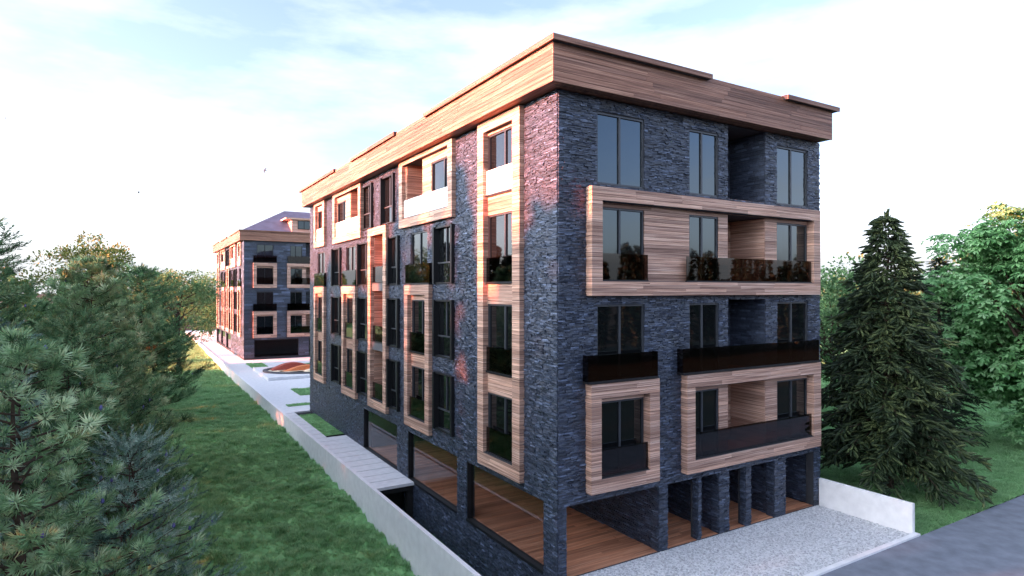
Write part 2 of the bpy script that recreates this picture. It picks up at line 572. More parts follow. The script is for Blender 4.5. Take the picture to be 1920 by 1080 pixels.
def clad(mb, fac, u0, u1, z0, z1, holes, h=0.074, lmin=0.16, lmax=0.52, deep=0.055):
    """Split-face strips, each with its own length, depth and tilt."""
    z = z0
    while z < z1 - 0.01:
        hh = min(h * rnd.choice((0.8, 1.0, 1.0, 1.2)), z1 - z)
        cuts = sorted((x[0], x[1]) for x in holes if x[2] < z + hh * 0.6 and x[3] > z + hh * 0.4)
        segs, a = [], u0
        for c0, c1 in cuts:
            if c0 > a: segs.append((a, min(c0, u1)))
            a = max(a, c1)
        if a < u1: segs.append((a, u1))
        for s0, s1 in segs:
            p = s0
            while p < s1 - 1e-4:
                q = p + rnd.uniform(lmin, lmax)
                if q > s1 - lmin * 0.6: q = s1
                d = deep * (0.25 + 0.75 * rnd.random())
                j = [d + rnd.uniform(-0.2, 0.2) * deep for _ in range(4)]
                g = 0.003
                pts = [fac.f(p + g, -0.01, z + g), fac.f(q - g, -0.01, z + g), fac.f(q - g, -0.01, z + hh - g), fac.f(p + g, -0.01, z + hh - g),
                       fac.f(p + g, j[0], z + g), fac.f(q - g, j[1], z + g), fac.f(q - g, j[2], z + hh - g), fac.f(p + g, j[3], z + hh - g)]
                n = len(mb.v); mb.v += pts
                mb.f += [(n + 4, n + 5, n + 6, n + 7), (n, n + 1, n + 5, n + 4), (n + 1, n + 2, n + 6, n + 5), (n + 2, n + 3, n + 7, n + 6), (n + 3, n, n + 4, n + 7)]
                p = q
        z += hh

class Building:
    def __init__(self, name, loc, detail):
        self.root = empty(name, loc)
        self.o = Vector(loc)
        self.detail = detail
        self.boards = []          # (area / distance^2, parent, centre, size)
    def part(self, mb, name, mat, parent=None):
        """World-space mesh under the building (shifted so that parenting keeps it in place)."""
        off = np.array(self.root.location)
        mb.v = [(p[0] - off[0], p[1] - off[1], p[2] - off[2]) for p in mb.v]
        return mb.build(name, mat, parent or self.root)
    def stack(self, fac, parent, u0, u1, d0, d1, z0, z1, step=0.12, lmax=2.6):
        """Boards laid one above the other, long runs cut into lengths."""
        n = max(1, round((z1 - z0) / step)); hh = (z1 - z0) / n
        for i in range(n):
            a = z0 + i * hh
            p = u0
            while p < u1 - 1e-4:
                q = p + lmax * rnd.uniform(0.6, 1.0) if u1 - u0 > lmax else u1
                if u1 - q < 0.5: q = u1
                e = rnd.uniform(0, 0.004)
                g0 = 0.0015 if p > u0 else 0; g1 = 0.0015 if q < u1 else 0
                c, s = fac.cs(p + g0, q - g1, d0, d1 + e, a + 0.0045, a + hh - 0.0045)
                dist = np.linalg.norm(np.array(c) - CAM)
                self.boards.append(((q - p) * hh / dist ** 2, parent, c, s))
                p = q
    def flush_boards(self, cap=300):
        self.boards.sort(key=lambda b: -b[0])
        rest = {}
        for i, (_, par, c, s) in enumerate(self.boards):
            if i < cap:
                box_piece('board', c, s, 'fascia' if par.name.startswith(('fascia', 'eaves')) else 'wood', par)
            else:
                rest.setdefault(par.name, (par, []))[1].append((c, s))
        for par, lst in rest.values():
            mb = MB()
            for c, s in lst:
                mb.box(c[0] - s[0] / 2, c[0] + s[0] / 2, c[1] - s[1] / 2, c[1] + s[1] / 2, c[2] - s[2] / 2, c[2] + s[2] / 2)
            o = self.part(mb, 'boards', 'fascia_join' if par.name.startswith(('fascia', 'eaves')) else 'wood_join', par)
            o['kind'] = 'stuff'
    def frame(self, fac, u0, u1, z0, z1, iu0, iu1, iz0, iz1, p):
        """Timber surround standing proud of the wall by p."""
        core = MB()
        e = 0.012
        for (a, c, k, l) in ((u0, u1, z0, iz0), (u0, u1, iz1, z1), (u0, iu0, iz0, iz1), (iu1, u1, iz0, iz1)):
            fac.box(core, a + e, c - e, 0.0, p - e, k + e if k == z0 else k - e, l - e if l == z1 else l + e)
        o = self.part(core, 'wood_frame', 'core')
        self.stack(fac, o, u0, u1, 0.002, p, z0, iz0)
        self.stack(fac, o, u0, u1, 0.002, p, iz1, z1)
        self.stack(fac, o, u0, iu0, 0.002, p, iz0, iz1)
        self.stack(fac, o, iu1, u1, 0.002, p, iz0, iz1)
        return o
    def infill(self, fac, u0, u1, z0, z1, holes, parent=None, d=0.0):
        par = parent
        for a, c, k, l in solid_cells(u0, u1, z0, z1, holes):
            self.stack(fac, par, a, c, d - 0.02, d + 0.02, k, l)
    def window(self, fac, u0, u1, z0, z1, d=-0.06, mull=(0.5,), transom=None, surround=False, bar=0.055):
        f = MB()
        t = 0.05
        fac.box(f, u0, u1, d - 0.05, d + t, z0, z0 + bar)
        fac.box(f, u0, u1, d - 0.05, d + t, z1 - bar, z1)
        fac.box(f, u0, u0 + bar, d - 0.05, d + t, z0 + bar, z1 - bar)
        fac.box(f, u1 - bar, u1, d - 0.05, d + t, z0 + bar, z1 - bar)
        cuts = [u0 + bar] + [u0 + (u1 - u0) * m for m in mull] + [u1 - bar]
        zt = transom if transom else z0 + bar
        for m in cuts[1:-1]:
            fac.box(f, m - 0.035, m + 0.035, d - 0.05, d + t - 0.004, zt, z1 - bar)
        if transom:
            fac.box(f, u0 + bar, u1 - bar, d - 0.05, d + t - 0.008, transom - 0.03, transom + 0.03)
        if self.detail:
            w = self.part(f, 'window', 'metal')
        else:
            w = self.part(f, 'window', 'black')
        panes = []
        for a, c in zip(cuts, cuts[1:]):
            panes.append((a + (0.036 if a != cuts[0] else 0), c - (0.036 if c != cuts[-1] else 0), (transom + 0.031) if transom else z0 + bar, z1 - bar))
        if transom:
            panes.append((u0 + bar, u1 - bar, z0 + bar, transom - 0.031))
        for (a, c, k, l) in panes:
            m = MB(); fac.box(m, a, c, d - 0.02, d, k, l)
            self.part(m, 'pane', 'pane', w)
        if surround:
            s = MB(); q, dp = 0.11, 0.17
            fac.box(s, u0 - 0.02, u0 + q, d - 0.02, dp, z0, z1)
            fac.box(s, u1 - q, u1 + 0.02, d - 0.02, dp, z0, z1)
            fac.box(s, u0 + q, u1 - q, d - 0.02, 0.09, z1 - 0.06, z1)
            fac.box(s, u0 + q, u1 - q, d - 0.02, 0.09, z0, z0 + 0.05)
            self.part(s, 'shutter_surround', 'black', w)
        return w
    def railing(self, fac, u0, u1, z0, z1, d, ret=None, glass='rail'):
        """Frameless glass guard on a black shoe, with side returns where it stands free."""
        s = MB()
        fac.box(s, u0, u1, d - 0.035, d + 0.035, z0 - 0.05, z0 + 0.015)
        if ret is not None:
            for a in (u0, u1 - 0.03):
                fac.box(s, a, a + 0.03, ret, d - 0.036, z0 - 0.05, z0 + 0.015)
        r = self.part(s, 'glass_railing', 'black')
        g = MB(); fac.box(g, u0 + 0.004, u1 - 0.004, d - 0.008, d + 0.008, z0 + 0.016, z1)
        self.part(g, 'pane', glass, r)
        if ret is not None:
            for a in (u0 + 0.004, u1 - 0.02):
                g = MB(); fac.box(g, a, a + 0.016, ret, d - 0.009, z0 + 0.016, z1)
                self.part(g, 'pane', glass, r)
        return r
    def recess(self, fac, u0, u1, z0, z1, depth, wood):
        """Open loggia cut into the wall: back, sides, floor, ceiling."""
        m = MB()
        fac.box(m, u0 - 0.1, u1 + 0.1, -depth - 0.1, -depth, z0, z1)
        fac.box(m, u0 - 0.12, u0, -depth, -0.29, z0, z1)
        fac.box(m, u1, u1 + 0.12, -depth, -0.29, z0, z1)
        fac.box(m, u0 - 0.1, u1 + 0.1, -depth - 0.1, -0.29, z0 - 0.12, z0)
        fac.box(m, u0 - 0.1, u1 + 0.1, -depth - 0.1, -0.29, z1, z1 + 0.12)
        o = self.part(m, 'loggia', 'core')
        f = fac.f
        sides = [(Fac(lambda u, d, z: f(u1 - d, -u, z)), 0.002, depth), (Fac(lambda u, d, z: f(u0 + d, -u, z)), 0.002, depth), (Fac(lambda u, d, z: f(u, -depth + d, z)), u0 + .05, u1 - .05)]
        if wood:
            for fc, a, c in sides:
                self.stack(fc, o, a, c, 0.0, 0.025, z0 + 0.01, z1 - 0.01)
        else:
            cm = MB()
            for fc, a, c in sides:
                clad(cm, fc, a, c, z0 + 0.01, z1 - 0.01, [], deep=0.03)
            q = self.part(cm, 'stone_cladding', 'stone', o); q['kind'] = 'stuff'
        fl = MB(); fac.box(fl, u0, u1, -depth, 0.0, z0, z0 + 0.02)
        self.part(fl, 'floor', 'deck', o)
        return o

Z4 = [(2.62, 4.94), (5.45, 7.83), (8.45, 10.75), (11.43, 13.57)]     # street front glazing, storey by storey
ZS = [(2.77, 5.03), (5.65, 7.89), (8.53, 10.77), (11.44, 13.71)]     # long side glazing
SOF, TOP = 13.98, 15.16

def make_building(name, ox, oy, oz, long_l, wide, flip, front_kind, detail, label):
    B = Building(name, (ox, oy, oz), detail)
    front = Fac(lambda u, d, z: (ox + u, oy - d, oz + z))
    if flip:
        side = Fac(lambda u, d, z: (ox - d, oy + long_l - u, oz + z))
    else:
        side = Fac(lambda u, d, z: (ox - d, oy + u, oz + z))
    h = dict(h=0.044, lmin=0.10, lmax=0.32) if detail else dict(h=0.20, lmin=0.5, lmax=1.4)
    base = -1.75 if detail else -0.3
    # ------------------------------------------------ street front
    holes, bare = [], []
    W1, W2, W3, RC = (1.40, 3.28), (5.26, 6.67), (9.79, 11.65), (7.13, 9.13)
    for k, (a, c) in enumerate(Z4):
        for w in (W1, W2, W3): holes.append((*w, a, c))
        holes.append((*RC, a - 0.03, (c + 0.12) if k < 3 else 13.97))
    if front_kind == 'street':
        piers = [(0.0, 0.28), (3.88, 4.27), (5.66, 5.81), (6.67, 7.18), (8.04, 8.32), (9.62, 10.27), (12.0, 12.4)]
    else:
        piers = [(0.0, 1.15), (6.25, 7.5), (11.0, 12.4)]
    for a, c in zip(piers, piers[1:]): holes.append((a[1], c[0], -0.001, 2.05))
    if front_kind == 'street':
        big = [(0.99, 12.02, 8.10, 11.30, 1.39, 11.62, 8.53, 10.90), (0.97, 3.66, 2.34, 5.53, 1.35, 3.26, 2.75, 5.10), (4.87, 12.04, 2.34, 5.53, 5.24, 11.60, 2.76, 5.11)]
    else:
        big = [(0.97, 3.66, 2.34, 5.53, 1.35, 3.26, 2.75, 5.10), (4.87, 12.04, 2.34, 5.53, 5.24, 11.60, 2.76, 5.11),
               (0.97, 3.66, 8.34, 11.35, 1.35, 3.26, 8.75, 10.95), (4.87, 12.04, 8.34, 11.35, 5.24, 11.60, 8.76, 10.95)]
    core = MB()
    for a, c, k, l in solid_cells(0.3, wide, -0.3, SOF, holes):
        front.box(core, a, c, -0.3, 0.0, k, l)
    front.box(core, 0.0, 0.3, -0.3, 0.0, base, SOF)
    cm = MB()
    clad(cm, front, 0.0, min(wide, 12.4), 0.0, SOF, holes + [g[:4] for g in big], **h)
    # ------------------------------------------------ long side
    sh, sbare = [], []
    surr, plain = [], []
    for k in range(3):
        for u in ((6.65, 8.38), (12.31, 13.70), (16.55, 18.39), (21.70, 23.53)): surr.append((*u, *ZS[k]))
    for u in ((12.91, 14.66), (16.01, 17.86)): surr.append((*u, *ZS[3]))
    for u in ((9.19, 11.02), (19.02, 20.79), (25.48, 27.34)): plain.append((*u, 8.50, 10.75))
    tall = (1.75, 4.50, 2.33, 13.97, 2.19, 4.09, 2.78, 13.62)
    twin = [(2.19, 4.09, 2.78, 4.80), (2.19, 4.09, 5.50, 7.80), (2.19, 4.09, 8.50, 10.80), (2.19, 4.09, 11.45, 13.52)]
    dbl = [(8.69, 11.37), (18.55, 21.15), (25.10, 27.70)]
    dfr = [(a, c, 2.40, 8.50, a + 0.40, c - 0.39, 2.84, 8.08) for a, c in dbl]
    dwin = [(g[4], g[5] - 0.06, z0, z1) for g in dfr for z0, z1 in ((2.84, 5.0), (5.62, 7.86))]
    s4 = [(6.54, 12.03, 11.02, 13.97, 6.93, 11.65, 11.42, 13.78), (17.67, 23.06, 11.05, 13.97, 18.06, 22.66, 11.45, 13.78), (25.06, 27.71, 11.08, 13.97, 25.50, 27.31, 11.46, 13.78)]
    s4win = [(6.95, 8.81, 11.40, 13.45), (20.90, 22.60, 11.40, 13.45), (25.52, 27.25, 11.40, 13.45)]
    s4rec = [(9.74, 11.55, 11.36, 13.85), (18.15, 19.97, 11.36, 13.85)]
    stair = (13.75, 16.41, 2.42, 11.38, 14.16, 16.0, 2.85, 11.0)
    shop = [(0.68, 5.64, 0.0, 2.10), (6.42, 11.35, 0.0, 2.10), (12.66, 17.58, 0.0, 2.10)]
    sh = surr + plain + twin + dwin + s4win + s4rec + [(14.16, 16.0, 2.80, 11.05)] + shop
    for a, c, k, l in solid_cells(0.0, long_l, base, SOF, sh):
        if flip: side.box(core, a, min(c, long_l - 0.3) if c > long_l - 0.3 else c, -0.3, 0.0, k, l)
        else: side.box(core, max(a, 0.3), c, -0.3, 0.0, k, l)
    foot = [tall[:4], stair[:4]] + [g[:4] for g in dfr] + [g[:4] for g in s4]
    clad(cm, side, 0.0, long_l, 0.0, SOF, sh + foot, **h)
    if detail: clad(cm, side, 0.0, 11.9, -1.75, 0.0, [], **h)
    # back, far side and floor slabs close the volume
    core.box(ox + 0.3, ox + wide, oy + long_l - 0.3, oy + long_l, oz - 0.3, oz + SOF)
    core.box(ox + wide - 0.3, ox + wide, oy + 0.3, oy + long_l - 0.3, oz - 0.3, oz + SOF)
    wall = B.part(core, 'wall', 'core')
    st = B.part(cm, 'stone_cladding', 'stone', wall); st['kind'] = 'stuff'
    slab = MB()
    slab.box(ox + 0.31, ox + wide - 0.31, oy + 0.31, oy + long_l - 0.31, oz + 2.12, oz + 2.42)
    slab.box(ox + 0.31, ox + wide - 0.31, oy + 0.31, oy + long_l - 0.31, oz - 0.30, oz - 0.06)
    B.part(slab, 'floor_slab', 'concrete')
    # ------------------------------------------------ glazing and timber, front
    for g in big:
        fr = B.frame(front, *g, 0.30)
        hz = [q for q in holes if q[2] < g[7] and q[3] > g[6] and q[0] < g[5] and q[1] > g[4]]
        B.infill(front, g[4], g[5], g[6], g[7], hz, fr)
    for k, (a, c) in enumerate(Z4):
        for w, m in ((W1, (0.485,)), (W2, (0.45,)), (W3, (0.48,))):
            B.window(front, *w, a, c, mull=m)
        in_wood = k in ((0, 2))
        B.recess(front, RC[0], RC[1], a - 0.03, (c + 0.12) if k < 3 else 13.97, 1.5, in_wood)
    guards = []
    if front_kind == 'street':
        guards = [(1.41, 3.26, 8.56, 9.36, 0.20, None), (4.93, 11.58, 8.56, 9.36, 0.20, None), (0.84, 3.58, 5.60, 6.38, 0.30, 0.06), (4.66, 11.92, 5.60, 6.39, 0.30, 0.06),
                  (1.36, 3.25, 2.79, 3.59, 0.20, None), (5.25, 11.59, 2.79, 3.61, 0.20, None)]
    else:
        for dz in (0, 6.0):
            guards += [(0.98, 3.64, 5.60 + dz * 0.97, 6.42 + dz * 0.97, 0.30, 0.06), (4.9, 11.92, 5.60 + dz * 0.97, 6.42 + dz * 0.97, 0.30, 0.06), (1.36, 3.25, 2.80 + dz, 3.6 + dz, 0.2, None), (5.25, 11.59, 2.80 + dz, 3.6 + dz, 0.2, None)]
    for g in guards: B.railing(front, *g)
    # ------------------------------------------------ glazing and timber, side
    fr = B.frame(side, *tall, 0.20)
    B.infill(side, tall[4], tall[5], tall[6], tall[7], twin, fr)
    for q in twin:
        B.window(side, *q, mull=(0.42,) if not flip else (0.5,))
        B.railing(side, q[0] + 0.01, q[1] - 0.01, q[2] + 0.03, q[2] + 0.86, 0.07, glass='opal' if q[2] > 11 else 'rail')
    for g in dfr:
        fr = B.frame(side, *g, 0.20)
        ws = [w for w in dwin if g[0] < w[0] < g[1]]
        B.infill(side, g[4], g[5], g[6], g[7], ws, fr)
        for w in ws:
            B.window(side, *w, mull=(0.40,))
            B.railing(side, w[0] + 0.01, w[1] - 0.01 + 0.05, w[2] + 0.03, w[2] + 0.85, 0.10)
        mid = (g[0] + g[1]) / 2
        B.railing(side, g[0] - 0.05 if detail else g[0] + .1, g[1] - 0.1, 8.56, 9.38, 0.18, 0.06)
    for g in s4:
        fr = B.frame(side, *g, 0.20)
        ws = [w for w in s4win + s4rec if g[0] < w[0] < g[1]]
        B.infill(side, g[4], g[5], g[6], g[7], ws, fr)
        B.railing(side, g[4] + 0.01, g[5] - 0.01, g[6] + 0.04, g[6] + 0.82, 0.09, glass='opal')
    for q in s4win: B.window(side, *q, mull=(0.38,))
    for q in s4rec: B.recess(side, *q, 1.5, True)
    fr = B.frame(side, *stair, 0.20)
    B.recess(side, 14.16, 16.0, 2.80, 11.05, 1.3, True)
    for zf in (5.30, 8.24):
        m = MB(); side.box(m, 14.17, 15.99, -1.25, 0.10, zf, zf + 0.37)
        B.part(m, 'landing_slab', 'render')
    for z0 in (2.88, 5.72, 8.66):
        B.railing(side, 14.17, 15.99, z0, z0 + 0.79, 0.06)
    for q in surr:
        B.window(side, *q, mull=(0.47,), transom=q[2] + 0.82, surround=True)
    for q in plain: B.window(side, *q, mull=(0.47,))
    # shop glazing on the ground floor
    for i, q in enumerate(shop):
        f = MB()
        side.box(f, q[0], q[1], -0.2, 0.06, -0.06, 0.03)
        side.box(f, q[1] - 0.07, q[1], -0.2, 0.02, 0.03, 2.10)
        side.box(f, q[0], q[0] + 0.05, -0.2, 0.0, 0.03, 2.10)
        side.box(f, q[0] + 0.05, q[1] - 0.07, -0.2, 0.0, 2.05, 2.10)
        w = B.part(f, 'shop_window', 'black')
        g = MB(); side.box(g, q[0] + 0.05, q[1] - 0.07, -0.12, -0.10, 0.03, 2.05)
        B.part(g, 'pane', 'shopglass', w)
    # ------------------------------------------------ ground floor: deck and the walls behind the piers
    dk = MB(); dk.box(ox + 0.0 + 0.31, ox + min(wide, 12.1), oy + 0.05, oy + long_l - 0.4, oz - 0.058, oz - 0.03)
    deck = B.part(dk, 'deck', 'black')
    if detail:
        y = oy + 0.01
        while y < oy + 17.6:
            x = ox + 0.02
            lim = ox + (12.0 if y < oy + 6 else 3.9)
            while x < lim - 0.05:
                x1 = min(lim, x + rnd.uniform(2.2, 4.0))
                box_piece('deck_board', ((x + x1) / 2, y + 0.0725, oz - 0.012), (round(x1 - x, 1) - 0.004, 0.143, 0.028), 'deck', deck)
                x = x1
            y += 0.149
        inn, ic = MB(), MB()
        for x0, x1, y1 in ((3.92, 4.20, 17.4), (6.75, 7.05, 6.0), (9.75, 10.15, 6.0), (12.1, 12.38, 6.0)):
            inn.box(ox + x0, ox + x1, oy + 0.31, oy + y1, oz - 0.05, oz + 2.11)
            fc = Fac(lambda u, d, z, X=ox + x0: (X - d, oy + u, oz + z))
            clad(ic, fc, 0.0, y1, 0.0, 2.1, [], **h)
        inn.box(ox + 4.2, ox + 12.1, oy + 6.0, oy + 6.2, oz - 0.05, oz + 2.11)
        inn.box(ox + 0.31, ox + 3.92, oy + 17.3, oy + 17.5, oz - 0.05, oz + 2.11)
        for (a, c) in piers[1:-1]:
            inn.box(ox + a + 0.01, ox + c - 0.01, oy + 0.0, oy + (0.34 if c - a > 0.3 else 0.22), oz - 0.05, oz + 2.1)
            fc = Fac(lambda u, d, z, X=ox + a: (X - d + 0.01, oy + u, oz + z))
            clad(ic, fc, 0.0, 0.3 if c - a > 0.3 else 0.2, 0.0, 2.05, [], **h)
        ip = B.part(inn, 'inner_wall', 'core')
        q = B.part(ic, 'stone_cladding', 'stone', ip); q['kind'] = 'stuff'
    else:
        inn = MB(); inn.box(ox + 0.4, ox + wide - 0.4, oy + 4.0, oy + 4.2, oz - 0.05, oz + 2.11)
        B.part(inn, 'inner_wall', 'core')
    # ------------------------------------------------ fascia, soffit, eaves trim, roof
    e1, right = 0.56, (12.38 if detail else wide + 0.5)
    yb = oy + long_l + 0.29
    fc = MB()
    fc.box(ox - e1 + 0.05, ox + right, oy - e1 + 0.05, oy - e1 + 0.2, oz + SOF + 0.05, oz + TOP - 0.01)
    fc.box(ox - e1 + 0.05, ox - e1 + 0.2, oy - e1 + 0.2, yb, oz + SOF + 0.05, oz + TOP - 0.01)
    fas = B.part(fc, 'fascia', 'core')
    B.stack(front, fas, -e1, right, e1 - 0.05, e1, SOF, TOP, 0.147, 4.2)
    lside = Fac(lambda u, d, z: (ox - d, oy + u, oz + z))
    B.stack(lside, fas, -e1 + 0.0505, long_l + 0.29, e1 - 0.05, e1, SOF, TOP, 0.147, 4.2)
    so = MB()
    n = 0
    for k in range(5):
        a = -e1 + 0.051 + k * 0.1005
        so.box(ox + a, ox + right, oy + a, oy + a + 0.097, oz + SOF + 0.02, oz + SOF + 0.05)
        so.box(ox + a, ox + a + 0.097, oy + a + 0.1, yb, oz + SOF + 0.02, oz + SOF + 0.05)
    so.box(ox - 0.06, ox + right, oy - 0.06, oy + 0.35, oz + SOF + 0.025, oz + SOF + 0.05)
    so.box(ox - 0.06, ox + 0.35, oy + 0.35, yb, oz + SOF + 0.025, oz + SOF + 0.05)
    so.box(ox + 0.35, ox + right, yb - 0.5, yb, oz + SOF + 0.026, oz + SOF + 0.05)
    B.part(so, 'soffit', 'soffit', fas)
    trims = [(front, -0.68, 5.56, 0.75), (front, 9.43, 12.57, 0.75), (lside, -0.75, 8.14, 0.68), (lside, 11.39, 17.98, 0.68), (lside, 21.10, 30.0, 0.68)] if detail else \
            [(front, -0.68, wide + .5, 0.66), (lside, -0.6, 8.3, 0.68), (lside, 11.4, 18.3, 0.68), (lside, 21.2, 30.0, 0.68)]
    for f_, a, c, d in trims:
        m = MB()
        f_.box(m, a + 0.02, c - 0.02, -0.3, d - 0.02, TOP - 0.11 + (0.001 if f_ is front else 0.003), TOP + 0.03)
        o = B.part(m, 'eaves_trim', 'core')
        B.stack(f_, o, a, c, d - 0.04, d, TOP - 0.12, TOP + 0.045, 0.17, 4.0)
        B.stack(f_, o, a, c, -0.3, d - 0.041, TOP + 0.032, TOP + 0.045, 0.2, 4.0)
    rf = MB()
    if detail:
        rf.box(ox - 0.35, ox + right, oy - 0.35, yb, oz + SOF + 0.06, oz + TOP - 0.05)
        B.part(rf, 'roof', 'roof')
    else:
        i, rise = 6.1, 3.3
        x0, x1, y0, y1 = ox - 0.45, ox + wide + 0.45, oy - 0.45, yb - 0.1
        z0, z1 = oz + TOP - 0.05, oz + TOP + rise
        lo = [(x0, y0, z0), (x1, y0, z0), (x1, y1, z0), (x0, y1, z0)]
        hi = [(x0 + i, y0 + i, z1), (x1 - i, y0 + i, z1), (x1 - i, y1 - i, z1), (x0 + i, y1 - i, z1)]
        for k in range(4):
            rf.poly([lo[k], lo[(k + 1) % 4], hi[(k + 1) % 4], hi[k]])
        rf.poly(hi)
        roof = B.part(rf, 'roof', 'roof')
        for x in (5.4, 14.0):
            dm = MB()
            a, c, yf = ox + x, ox + x + 3.6, oy - 0.2
            zt = oz + TOP + 1.62
            zr = zt + 0.25
            yk = y0 + (zt - z0) / rise * i
            dm.poly([(a, yf, z0), (c, yf, z0), (c, yf, zt), (a, yf, zt)])
            dm.poly([(a, yf, z0), (a, yf, zt), (a, yk, zt)])
            dm.poly([(c, yf, z0), (c, yk, zt), (c, yf, zt)])
            dm.box(a - 0.75, c + 0.15, yf - 0.35, yk + 0.3, zt, zt + 0.18)
            dr = B.part(dm, 'dormer', 'wood_join', roof)
            wx = MB(); wx.box(a + 0.7, a + 2.2, yf - 0.06, yf + 0.02, z0 + 0.5, zt - 0.12)
            B.part(wx, 'window', 'black', roof)
            for q in (0.76, 1.49):
                px = MB(); px.box(a + q, a + q + 0.65, yf - 0.075, yf - 0.061, z0 + 0.56, zt - 0.18)
                B.part(px, 'pane', 'pane', roof)
    B.flush_boards(300 if detail else 60)
    tag(B.root, label, 'building', 'apartment buildings')
    return B

make_building('apartment_building', 0.0, 0.0, 0.0, 29.4, 12.4, False, 'street', True,
              'large near apartment block of dark split stone with timber window surrounds')
make_building('apartment_building', 0.62, 65.0, 0.25, 29.4, 22.0, True, 'court', False,
              'far apartment block with hipped grey roof and dormer beyond the plaza')

# ------------------------------------------------------------------ playground on the plaza
pl = MB(); pl.box(0.05, 16.0, 45.6, 54.6, 0.0, 0.28)
tag(pl.build('plinth', 'slab'), kind='structure')
pg = empty('play_mound', (6.2, 50.1, 0.28))
ring = MB()
NS = 48
for k in range(NS):
    a0, a1 = 2 * math.pi * k / NS, 2 * math.pi * (k + 1) / NS
    for (r0, r1, z0, z1) in ((0.94, 1.0, 0.0, 0.16),):
        p = lambda r, a, z: (5.9 * r * math.cos(a), 3.7 * r * math.sin(a), z)
        ring.poly([p(r1, a0, z0), p(r1, a1, z0), p(r1, a1, z1), p(r1, a0, z1)])
        ring.poly([p(r1, a0, z1), p(r1, a1, z1), p(r0, a1, z1), p(r0, a0, z1)])
        ring.poly([p(r0, a1, z0), p(r0, a0, z0), p(r0, a0, z1), p(r0, a1, z1)])
ring.build('rim', 'render', pg)
fl = MB(); fl.poly([(5.5 * math.cos(2 * math.pi * k / NS), 3.4 * math.sin(2 * math.pi * k / NS), 0.03) for k in range(NS)])
fl.build('floor', 'cream', pg)
def ribbon(name, mat, x0, x1, yc, w, amp, ph, zb=0.03):
    n = 28
    V, Fq = [], []
    for i in range(n):
        t = i / (n - 1)
        x = x0 + (x1 - x0) * t
        z = zb + amp * max(0.0, math.sin(math.pi * (t * 2.0 + ph))) * (1 - 0.45 * t)
        y = yc + 0.5 * math.sin(3 * t + ph)
        for (yy, zz) in ((y - w, 0.0), (y - w * 0.92, z), (y + w * 0.92, z), (y + w, 0.0)):
            V.append((x, yy, zz))
    for i in range(n - 1):
        for k in range(3):
            a = i * 4 + k
            Fq.append((a, a + 4, a + 5, a + 1))
    me = bpy.data.meshes.new(name); me.from_pydata(V, [], Fq)
    return link(name, me, mat, pg)
ribbon('wave', 'red', -5.0, 4.2, 0.9, 0.55, 0.70, 0.02)
ribbon('wave', 'orange', -4.4, 5.0, -0.35, 0.5, 0.50, -0.12)
ribbon('wave', 'cream', -3.6, 5.0, -1.5, 0.5, 0.36, -0.3)
ribbon('wave', 'orange', -2.6, 5.1, 2.0, 0.4, 0.6, -0.35)
tag(pg, 'low play mound with orange and red waves inside an oval rim', 'playground')

# ------------------------------------------------------------------ grass: tufts instanced over the lawns
def tuft_mesh(name, nb, rad, hgt, seed, wid=0.010):
    r = np.random.default_rng(seed)
    V, Fq = [], []
    for _ in range(nb):
        a = r.uniform(0, 6.28); q = rad * math.sqrt(r.random())
        x, y = q * math.cos(a), q * math.sin(a)
        b_ = r.uniform(0, 6.28)
        lean = r.uniform(0.5, 1.5); hh = hgt * r.uniform(0.6, 1.15)
        lx, ly = math.cos(a) * lean * hh + r.normal(0, .02), math.sin(a) * lean * hh + r.normal(0, .02)
        wx, wy = wid * math.cos(b_), wid * math.sin(b_)
        n = len(V)
        V += [(x - wx, y - wy, -0.02), (x + wx, y + wy, -0.02), (x + lx * .45 + wx * .8, y + ly * .45 + wy * .8, hh * .65), (x + lx * .45 - wx * .8, y + ly * .45 - wy * .8, hh * .65), (x + lx, y + ly, hh * 0.9)]
        Fq += [(n, n + 1, n + 2), (n, n + 2, n + 3), (n + 3, n + 2, n + 4)]
    return raw_mesh(name, np.array(V), np.array(Fq))

def grass(name, label, pts_xyz, sizes, tuft, seed, parent=None):
    """One object; real blades, copied tuft by tuft with geometry nodes."""
    me = bpy.data.meshes.new(name)
    me.from_pydata([tuple(p) for p in pts_xyz], [], [])
    at = me.attributes.new('size', 'FLOAT', 'POINT'); at.data.foreach_set('value', np.asarray(sizes, dtype=np.float32))
    o = bpy.data.objects.new(name, me); col.objects.link(o)
    ng = bpy.data.node_groups.new(name, 'GeometryNodeTree')
    ng.interface.new_socket('Geometry', in_out='INPUT', socket_type='NodeSocketGeometry')
    ng.interface.new_socket('Geometry', in_out='OUTPUT', socket_type='NodeSocketGeometry')
    gi = ng.nodes.new('NodeGroupInput'); go = ng.nodes.new('NodeGroupOutput')
    mp_ = ng.nodes.new('GeometryNodeMeshToPoints')
    ip = ng.nodes.new('GeometryNodeInstanceOnPoints')
    oi = ng.nodes.new('GeometryNodeObjectInfo')
    oi.inputs['Object'].default_value = tuft
    rv = ng.nodes.new('FunctionNodeRandomValue'); rv.data_type = 'FLOAT_VECTOR'
    rv.inputs[0].default_value = (-0.25, -0.25, 0); rv.inputs[1].default_value = (0.25, 0.25, 6.283)
    na = ng.nodes.new('GeometryNodeInputNamedAttribute'); na.data_type = 'FLOAT'
    na.inputs['Name'].default_value = 'size'
    ng.links.new(gi.outputs[0], mp_.inputs['Mesh'])
    ng.links.new(mp_.outputs[0], ip.inputs['Points'])
    ng.links.new(oi.outputs['Geometry'], ip.inputs['Instance'])
    ng.links.new(rv.outputs[0], ip.inputs['Rotation'])
    ng.links.new([s for s in na.outputs if s.enabled][0], ip.inputs['Scale'])
    ng.links.new(ip.outputs[0], go.inputs[0])
    md = o.modifiers.new('grass', 'NODES'); md.node_group = ng
    tag(o, label, 'grass', kind='stuff')
    return o

